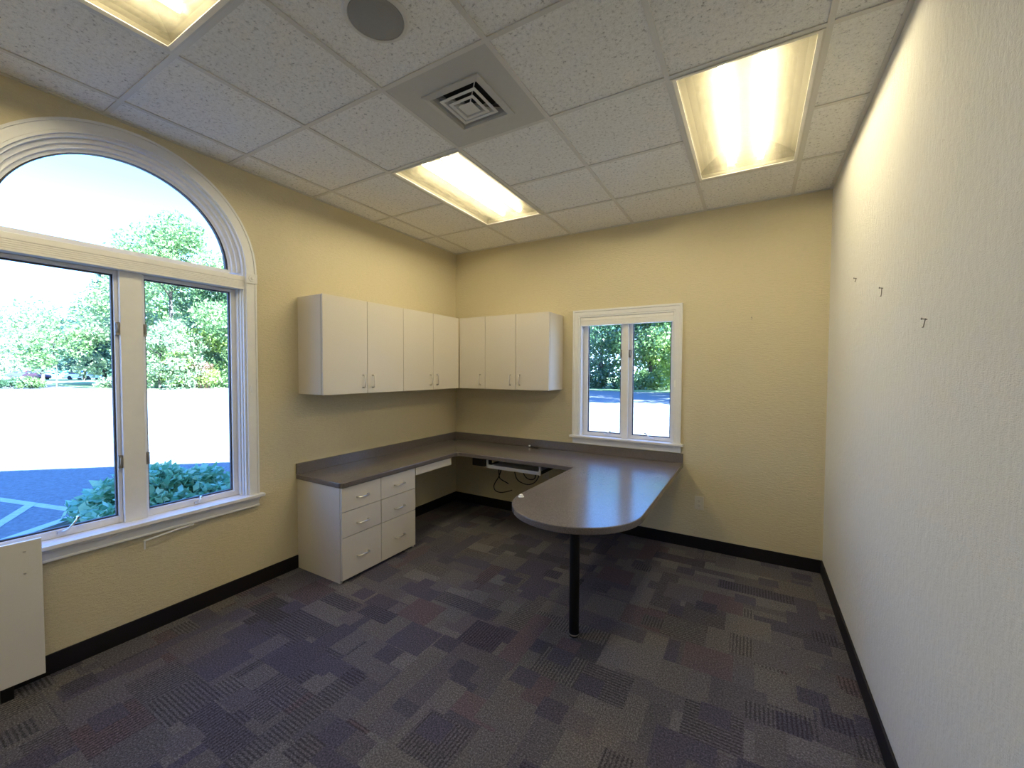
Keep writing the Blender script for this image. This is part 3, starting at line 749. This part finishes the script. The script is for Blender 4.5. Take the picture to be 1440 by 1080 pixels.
# ------------------------------------------------------------------ outdoors
bm = box(-190, 70, -90, 130, GROUND - .3, GROUND); struct(obj('parking_lot', bm, M['asphalt']))
bm = bmesh.new()
def strip(bm, a, b, w, z0, z1):
    a, b = Vector(a), Vector(b); d = (b - a).normalized(); n = Vector((-d.y, d.x)) * w / 2
    prism(bm, [tuple(a + n), tuple(a - n), tuple(b - n), tuple(b + n)], z0, z1)
strip(bm, (-7.6, -3.24), (-4.03, -2.33), .10, GROUND, GROUND + .004); strip(bm, (-4.70, -2.52), (-3.60, -3.08), .10, GROUND, GROUND + .006)
struct(obj('trim_1', bm, M['paintline']), 'white parking line')
bm = bmesh.new()
prism(bm, [(-TH, 1.5), (-TH, -6.0), (-2.2, -6.0), (-2.55, -3.4), (-3.15, -2.50), (-3.3, -1.5), (-3.3, 1.5)], GROUND, GROUND + .07)
struct(obj('planting_bed', bm, M['soil']))
bm = bmesh.new()
K = [(-2.25, -6.0), (-2.62, -3.4), (-3.22, -2.46), (-3.36, -1.5), (-3.36, 1.5)]
for a, b in zip(K, K[1:]): strip(bm, a, b, .12, GROUND, GROUND + .12)
struct(obj('kerb', bm, M['concrete']))
bm = box(-60, 40, 31.0, 120, GROUND, GROUND + .06); struct(obj('lawn', bm, M['lawn']))
bm = box(-190, -40.5, 9.0, 31.0, GROUND, GROUND + .05); struct(obj('lawn_bank', bm, M['lawn']))

# unseen gable roof, pitch and overhang shaped for its shadow on the lot
bm = bmesh.new()
RY, RW, RE, RX0, RX1 = -3.08, 3.65, WT, -.25, 9.0
zr_ = RE + RW * .9
sec = [(RY - RW, RE), (RY + RW, RE), (RY, zr_)]
prism(bm, sec, RX0, RX1, lambda s, z, o: (o, s, z))
struct(obj('roof', bm, M['roofing']))

rng = random.Random(7); nrg = np.random.default_rng(7)
def leaf_mesh(name, centers, radii, n, size, mat, flat=0.0, seed=1, droop=0.0):
    """many small leaf blades scattered through a set of clumps"""
    g = np.random.default_rng(seed)
    c = np.array(centers); r = np.array(radii)
    w = r ** 2.2; w /= w.sum(); idx = g.choice(len(c), n, p=w)
    d = g.normal(size=(n, 3)); d /= np.linalg.norm(d, axis=1)[:, None]
    rad = r[idx] * (0.55 + 0.5 * g.random(n) ** .6)
    p = c[idx] + d * rad[:, None] * np.array([1, 1, .8])
    a = g.normal(size=(n, 3)); a[:, 2] *= (1 - flat); a[:, 2] -= droop; a /= np.linalg.norm(a, axis=1)[:, None]
    b = np.cross(a, g.normal(size=(n, 3)) * np.array([1, 1, 1 - flat]) + np.array([0, 0, flat * 3])); b /= np.linalg.norm(b, axis=1)[:, None]
    s = size * (.6 + .8 * g.random(n))[:, None]
    mid = p + a * s * .45
    V = np.empty((n, 4, 3)); V[:, 0] = p; V[:, 1] = mid + b * s * .28; V[:, 2] = p + a * s; V[:, 3] = mid - b * s * .28
    F = np.arange(n * 4).reshape(n, 4)
    me = bpy.data.meshes.new(name); me.from_pydata(V.reshape(-1, 3).tolist(), [], F.tolist()); me.materials.append(mat)
    return me
def tree(name, x, y, h, cw, label, mat, n=3500, leaf=.35, trunk=.18, clear=.18, seed=1, group='trees beyond the parking lot', shape='round', branches=7):
    t = tag(empty(name, (x, y, GROUND)), label, 'tree', group)
    g = random.Random(seed); cs, rs = [], []
    bm = bmesh.new()
    tube(bm, smooth_path([(0, 0, -.05), (g.uniform(-.1, .1), g.uniform(-.1, .1), h * .3), (g.uniform(-.3, .3), g.uniform(-.3, .3), h * .62), (0, 0, h * .92)], 5), trunk, 9, .25)
    if shape == 'round':
        for k in range(26):
            zz = h * (clear + (1 - clear) * g.random() ** .85)
            f = (zz / h - clear) / (1 - clear); wr = cw * (.55 + .9 * math.sin(PI * min(1, .15 + f * .85)) ** .8) * .55
            a = g.uniform(0, 2 * PI); rr = wr * math.sqrt(g.random())
            cs.append((rr * math.cos(a), rr * math.sin(a), min(zz, h * .93))); rs.append(cw * g.uniform(.16, .30))
        for k in range(branches):
            q = cs[k]; z0 = max(h * .15, q[2] - h * .16); tube(bm, smooth_path([(0, 0, z0), (q[0] * .5, q[1] * .5, (z0 + q[2]) / 2 + .2), q], 4), trunk * .35, 6, .3)
        me = leaf_mesh(name + '_leaves', cs, rs, n, leaf, mat, seed=seed)
    else:                                   # conifer: whorls of drooping boughs
        for k in range(15):
            f = k / 15; zz = h * (clear + (1 - clear) * f); L = cw * .5 * (1 - f) + .25
            for a in range(7):
                ang = a * 2 * PI / 7 + k * .8 + g.uniform(-.2, .2)
                for u in (.25, .5, .75, 1.0):
                    cs.append((L * u * math.cos(ang), L * u * math.sin(ang), zz - L * u * .28)); rs.append(.14 * L * (1.25 - u * .5) + .12)
                if k % 2 == 0: tube(bm, [(0, 0, zz), (L * .9 * math.cos(ang), L * .9 * math.sin(ang), zz - L * .25)], trunk * .18, 5, .3)
        me = leaf_mesh(name + '_needles', cs, rs, n, leaf, mat, flat=.75, seed=seed, droop=.25)
    o = obj('trunk', bm, M['bark'], t)
    c = bpy.data.objects.new('crown', me); COL.objects.link(c); c.parent = t
    return t
# trees seen through the arched window
tree('broadleaf_tree', -44, 13.4, 15.2, 7.5, 'tall broad tree rising highest into the arch of the left window', M['leaf_mid'], n=16000, leaf=0.29, trunk=.22, clear=.10, seed=3, group='trees beyond the parking lot')
tree('broadleaf_tree', -47, 18.6, 12.5, 6.5, 'mid green tree at the right edge of the arched window', M['leaf_dark'], n=11000, leaf=0.29, trunk=.2, clear=.10, seed=5)
tree('broadleaf_tree', -41.5, 11.6, 6.0, 4.2, 'pale green small tree left of the red twigs beyond the lot', M['leaf_pale'], n=7500, leaf=0.22, trunk=.12, clear=.05, seed=9)
tree('broadleaf_tree', -41.5, 14.4, 5.0, 4.2, 'yellow-green bushy tree under the tall broad tree', M['leaf_yellow'], n=7500, leaf=0.22, trunk=.12, clear=.02, seed=11)
tree('broadleaf_tree', -41.5, 17.4, 5.6, 4.2, 'leafy young tree beside the thin grey trunk at the window edge', M['leaf_mid'], n=7500, leaf=0.22, trunk=.12, clear=.03, seed=12)
tree('broadleaf_tree', -53.0, 13.8, 14.0, 6.0, 'pale tall tree just behind the tallest one, toward the mullion', M['leaf_pale'], n=9000, leaf=0.33, trunk=.2, clear=.12, seed=14)
tree('pine_tree', -60, 13.0, 13.0, 9.5, 'blue-green pine with drooping boughs behind the silver car', M['needle'], n=13000, leaf=0.34, trunk=.22, clear=0.24, seed=21, shape='conifer')
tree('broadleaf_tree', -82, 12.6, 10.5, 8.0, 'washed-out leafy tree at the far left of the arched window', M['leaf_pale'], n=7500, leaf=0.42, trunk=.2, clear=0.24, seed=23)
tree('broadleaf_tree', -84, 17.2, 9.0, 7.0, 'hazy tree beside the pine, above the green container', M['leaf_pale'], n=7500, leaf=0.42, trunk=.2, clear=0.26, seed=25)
tree('broadleaf_tree', -52.6, 7.75, 5.4, 4.4, 'slender young tree on a bare trunk standing in the lot', M['leaf_mid'], n=2600, leaf=.30, trunk=.075, clear=.42, seed=27)
for sx, sy, s_, lab, m in ((-47.5, 10.1, .8, 'pale low bush at the lot edge left of the mullion', 'leaf_pale'), (-52, 4.9, .75, 'small dark bush at the left end of the lot edge', 'leaf_dark'), (-51, 5.9, .7, 'bright green little bush beside the dark one', 'leaf_mid')):
    tt = tag(empty('bush', (sx, sy, GROUND)), lab, 'bush', 'bushes at the lot edge')
    me = leaf_mesh('bush_leaves', [(rng.uniform(-1, 1) * s_, rng.uniform(-1, 1) * s_, .3 + rng.random() * .5) for _ in range(8)], [s_ * .5] * 8, 900, .2, M[m], seed=int(s_ * 100))
    c = bpy.data.objects.new('foliage', me); COL.objects.link(c); c.parent = tt
    bm = bmesh.new()
    for k in range(4): tube(bm, [(0, 0, 0), (rng.uniform(-.5, .5), rng.uniform(-.5, .5), .7)], .02, 5, .5)
    obj('stem', bm, M['bark'], tt)
tt = tag(empty('red_shrub', (-40.2, 14.35, GROUND)), 'reddish twiggy shrub at the foot of the woods', 'shrub')
bm = bmesh.new()
for k in range(26): tube(bm, [(rng.uniform(-.3, .3), rng.uniform(-.4, .4), 0), (rng.uniform(-.7, .7), rng.uniform(-.9, .9), rng.uniform(.6, 2.4))], .016, 4, .4)
obj('twigs', bm, M['leaf_red'], tt)
me = leaf_mesh('red_leaves', [(rng.uniform(-.5, .5), rng.uniform(-.6, .6), rng.uniform(.8, 2.2)) for _ in range(8)], [.35] * 8, 500, .16, M['leaf_red'], seed=77)
c = bpy.data.objects.new('foliage', me); COL.objects.link(c); c.parent = tt
tt = tag(empty('thin_trunk_tree', (-40.0, 16.35, GROUND)), 'thin pale tree trunk standing in front of the woods near the casing', 'tree')
bm = bmesh.new(); tube(bm, smooth_path([(0, 0, 0), (.05, .03, 2), (0, 0, 4.4), (.1, .1, 6.5)], 4), .06, 7, .4); obj('trunk', bm, M['bark'], tt)
c = bpy.data.objects.new('crown', leaf_mesh('thin_leaves', [(rng.uniform(-.8, .8), rng.uniform(-.8, .8), rng.uniform(4.5, 7)) for _ in range(8)], [.6] * 8, 900, .26, M['leaf_mid'], seed=78)); COL.objects.link(c); c.parent = tt

# woods that close the view: nobody could count their trees
def woods(name, box_, n, leaf, mats, label, seed):
    x0, x1, y0, y1, h = box_; g = random.Random(seed); cs, rs = [], []
    for k in range(120):
        cs.append((g.uniform(x0, x1), g.uniform(y0, y1), h * g.random() ** .9)); rs.append(g.uniform(1.2, 2.4))
    me = leaf_mesh(name, cs, rs, n, leaf, mats, seed=seed)
    o = bpy.data.objects.new(name, me); COL.objects.link(o); return tag(o, label, 'woods', kind='stuff')
woods('woodland_foliage', (-66, -56, 15.5, 36, 11.5), 15000, .6, M['leaf_mid'], 'dense green woodland filling the background of the arched window', 41)
woods('woodland_shade', (-128, -118, 21.5, 36, 7.5), 9000, .9, M['leaf_dark'], 'dark shaded woodland low behind the silver car', 45)
woods('woodland_undergrowth', (-24, 14, 44, 52, 16), 22000, .6, M['leaf_mid'], 'dense green woodland behind the trees in the small back window', 43)

# trees seen through the small back window (its lawn begins at y = 31)
tree('broadleaf_tree', -10.4, 37.5, 12, 6.4, 'dark tree filling the left pane of the small back window', M['leaf_dark'], n=12000, leaf=0.27, trunk=.2, clear=.08, seed=51, group='trees beyond the back lawn')
tree('broadleaf_tree', -8.4, 39.5, 13, 6.0, 'dusky tree behind the mullion of the small back window', M['leaf_dark'], n=12000, leaf=0.27, trunk=.24, clear=.16, seed=53, group='trees beyond the back lawn')
tree('broadleaf_tree', -5.4, 37.0, 12, 6.0, 'bright green tree filling the right pane of the small back window', M['leaf_mid'], n=12000, leaf=0.27, trunk=.18, clear=.12, seed=55, group='trees beyond the back lawn')
tree('broadleaf_tree', -2.6, 38.5, 12, 6.0, 'light green tree at the right edge of the small back window', M['leaf_yellow'], n=12000, leaf=0.27, trunk=.18, clear=.12, seed=57, group='trees beyond the back lawn')
for x_, y_, h_, sd in ((3.2, 30.4, 11, 71), (5.6, 26.0, 14, 73), (5.0, 21.6, 12.5, 75)):  # unseen trees added to cast the shade band across lawn and lot
    tree('broadleaf_tree', x_, y_, h_, 5.4, 'unseen tree added behind the back wall to shade the lawn and lot', M['leaf_mid'], n=7000, leaf=.42, trunk=.2, clear=.12, seed=sd, group='unseen trees added for shade')
tree('broadleaf_tree', .9, 36.5, 15, 8.0, 'spreading tree hidden behind the casing of the back window', M['leaf_mid'], n=7000, leaf=.40, trunk=.2, clear=.2, seed=59, group='trees beyond the back lawn')
for k, (x, y, s_, m, lab) in enumerate(((-11, 34.6, 1.3, 'leaf_dark', 'dark low shrub at the foot of the left pane trees'), (-8.3, 34.8, 1.2, 'leaf_dark', 'dim low shrub at the lawn edge beside the mullion'), (-5.9, 34.6, 1.3, 'leaf_mid', 'bright low shrub at the foot of the right pane trees'), (-3.6, 34.9, 1.2, 'leaf_yellow', 'yellowish low shrub at the right end of the back lawn'))):
    tt = tag(empty('low_shrub', (x, y, GROUND + .06)), lab, 'shrub', 'shrubs along the back lawn')
    me = leaf_mesh('low_shrub_leaves', [(rng.uniform(-1.2, 1.2) * s_, rng.uniform(-.6, .6), .3 + rng.random() * 1.3) for _ in range(12)], [s_ * .45] * 12, 2200, .2, M[m], seed=60 + k)
    c = bpy.data.objects.new('foliage', me); COL.objects.link(c); c.parent = tt
    bm = bmesh.new()
    for q in range(5): tube(bm, [(0, 0, 0), (rng.uniform(-.8, .8), rng.uniform(-.4, .4), 1.2)], .025, 5, .5)
    obj('stem', bm, M['bark'], tt)

# broad-leaved shrubs in the bed right outside the arched window
def bed_shrub(x, y, spread, h, n, seed, label):
    g = random.Random(seed); tt = tag(empty('leafy_shrub', (x, y, GROUND + .07)), label, 'shrub', 'shrubs under the arched window')
    cs = []; bm = bmesh.new()
    for k in range(26):
        a = g.uniform(0, 2 * PI); r = math.sqrt(g.random())
        p = (spread[0] * r * math.cos(a), spread[1] * r * math.sin(a), h * (.35 + .55 * (1 - r * r) * g.uniform(.75, 1.1)) )
        cs.append(p); tube(bm, smooth_path([(p[0] * .2, p[1] * .2, -.01), (p[0] * .6, p[1] * .6, p[2] * .6), p], 3), .007, 5, .5)
    obj('stem', bm, M['bark'], tt)
    me = leaf_mesh('shrub_leaves', cs, [.15] * len(cs), int(n * 1.9), .080, M['leaf_shrub'], flat=.35, seed=seed)
    c = bpy.data.objects.new('foliage', me); COL.objects.link(c); c.parent = tt
bed_shrub(-2.05, -1.35, (.65, .62), .66, 3000, 91, 'leafy shrub outside the right casement, nearest the casing')
bed_shrub(-2.15, -2.15, (.62, .45), .60, 2300, 93, 'leafy shrub half hidden by the mullion of the arched window')
bed_shrub(-2.75, -2.28, (.30, .24), .36, 700, 95, 'small leafy shrub low in the left casement where the parking line ends')

# cars and container far across the lot
def car(x, y, rz, paint, label, L=4.5, wd=1.78, ht=1.46):
    t = tag(empty('parked_car', (x, y, GROUND), rz), label, 'car', 'cars parked far across the lot')
    body = [(-L / 2, .35), (-L / 2 + .05, .78), (-L / 2 + .55, .95), (L / 2 - 1.25, .97), (L / 2 - .12, .74), (L / 2, .40), (L / 2 - .1, .24), (-L / 2 + .1, .24)]
    bm = bmesh.new(); prism(bm, body, -wd / 2, wd / 2, lambda a, b, c: (a, c, b)); obj('body', bm, paint, t, bevel=.06)
    cab = [(-L / 2 + .45, .96), (-L / 2 + 1.0, ht - .06), (-.1, ht - .03), (L / 2 - 1.35, .97)]
    bm = bmesh.new(); prism(bm, cab, -wd / 2 + .12, wd / 2 - .12, lambda a, b, c: (a, c, b)); obj('window_band', bm, M['carglass'], t, bevel=.04)
    bm = bmesh.new(); prism(bm, [(-L / 2 + .95, ht - .07), (-L / 2 + 1.05, ht), (-.15, ht), (-.02, ht - .06)], -wd / 2 + .14, wd / 2 - .14, lambda a, b, c: (a, c, b))
    for a in (-L / 2 + .62, -.55, .62): bx(bm, a - .04, a + .04, -wd / 2 + .105, wd / 2 - .105, .95, ht - .03 if a < .5 else 1.2)
    obj('roof', bm, paint, t, bevel=.02)
    for a in (-L / 2 + .85, L / 2 - .85):
        for s in (-1, 1):
            bm = bmesh.new(); cyl(bm, (a, s * (wd / 2 - .2), .32), (a, s * (wd / 2 + .01), .32), .32, n=20); obj('wheel', bm, M['rubber'], t)
car(-92, 19.1, math.radians(35), M['carsilver'], 'silver car parked in front of the blue-green pine')
car(-118, 17.2, math.radians(70), M['carblue'], 'dark blue car low at the far left beyond the lot', ht=1.4)
car(-97, 14.9, math.radians(20), M['carred'], 'plum-coloured car half hidden left of the green container', L=3.6, wd=1.6, ht=1.5)
t = tag(empty('green_container', (-104, 18.3, GROUND), math.radians(8)), 'flat green container standing left of the slender young tree', 'container')
bm = bmesh.new(); bx(bm, -1.0, 1.0, -1.75, 1.75, .25, 1.8)
for k in range(7): bx(bm, 1.0, 1.05, -1.7 + k * .55, -1.58 + k * .55, .3, 1.75)
obj('body', bm, M['dumpster'], t)
bm = bmesh.new(); bx(bm, -1.05, 1.08, -1.8, 1.8, 1.8, 1.9); obj('lid', bm, M['dumpster'], t)
for s in (-1.3, 1.3):
    bm = bmesh.new(); bx(bm, -.9, .9, s - .1, s + .1, 0, .25); obj('skid', bm, M['blackmetal'], t)

# ------------------------------------------------------------------ daylight
wd = bpy.data.worlds.new('sky'); scene.world = wd; wd.use_nodes = True
nt = wd.node_tree; nt.nodes.clear()
out = nt.nodes.new('ShaderNodeOutputWorld'); bg = nt.nodes.new('ShaderNodeBackground'); nt.links.new(bg.outputs[0], out.inputs[0])
tc = nt.nodes.new('ShaderNodeTexCoord'); sp = nt.nodes.new('ShaderNodeSeparateXYZ'); nt.links.new(tc.outputs['Generated'], sp.inputs[0])
cr = nt.nodes.new('ShaderNodeValToRGB'); nt.links.new(sp.outputs[2], cr.inputs[0])
stops = [(0.0, (1.2, 1.7, 2.6)), (0.16, (.75, 1.35, 2.6)), (0.32, (.36, 1.0, 2.6)), (0.52, (.18, .70, 2.5)), (1.0, (.18, .62, 2.2))]
while len(cr.color_ramp.elements) < len(stops): cr.color_ramp.elements.new(.5)
for e, (p, c) in zip(cr.color_ramp.elements, stops): e.position = p; e.color = (*[x / 5.0 for x in c], 1)
nt.links.new(cr.outputs[0], bg.inputs[0]); bg.inputs[1].default_value = 5.0 * SKY
sun = bpy.data.lights.new('sun', 'SUN'); sun.energy = SUN; sun.angle = math.radians(.53); sun.color = (.74, .90, 1.0)
so = bpy.data.objects.new('sun', sun); COL.objects.link(so)
elev, az = math.radians(42.6), math.radians(-6.0)          # direction to the sun: +x side of the building
dv = Vector((math.cos(elev) * math.cos(az), math.cos(elev) * math.sin(az), math.sin(elev)))
so.rotation_euler = dv.to_track_quat('Z', 'Y').to_euler(); so.location = (12, 0, 14)

# ------------------------------------------------------------------ camera
cam = bpy.data.cameras.new('camera'); co = bpy.data.objects.new('camera', cam); COL.objects.link(co)
cam.sensor_fit = 'HORIZONTAL'; cam.sensor_width = 36.0; cam.lens = 14.474; cam.clip_start = .02; cam.clip_end = 500
yaw, pitch, roll = -0.528534, -0.031096, 0.004133
cy_, sy_, cp_, sp_ = math.cos(yaw), math.sin(yaw), math.cos(pitch), math.sin(pitch)
fwd = Vector((sy_ * cp_, cy_ * cp_, sp_)); right = Vector((cy_, -sy_, 0)); up = right.cross(fwd)
r2 = right * math.cos(roll) + up * math.sin(roll); u2 = -right * math.sin(roll) + up * math.cos(roll)
mw = Matrix((r2, u2, -fwd)).transposed().to_4x4(); mw.translation = (3.0425, -3.8872, 1.5408)
co.matrix_world = mw
scene.camera = co

vs = scene.view_settings
vs.view_transform = 'Standard'; vs.look = 'None'; vs.gamma = 1.0; vs.exposure = 0.1; vs.use_curve_mapping = False
scene.cycles.use_denoising = True
scene.cycles.max_bounces = 10; scene.cycles.diffuse_bounces = 6; scene.cycles.transparent_max_bounces = 12
scene.cycles.sample_clamp_indirect = 6.0
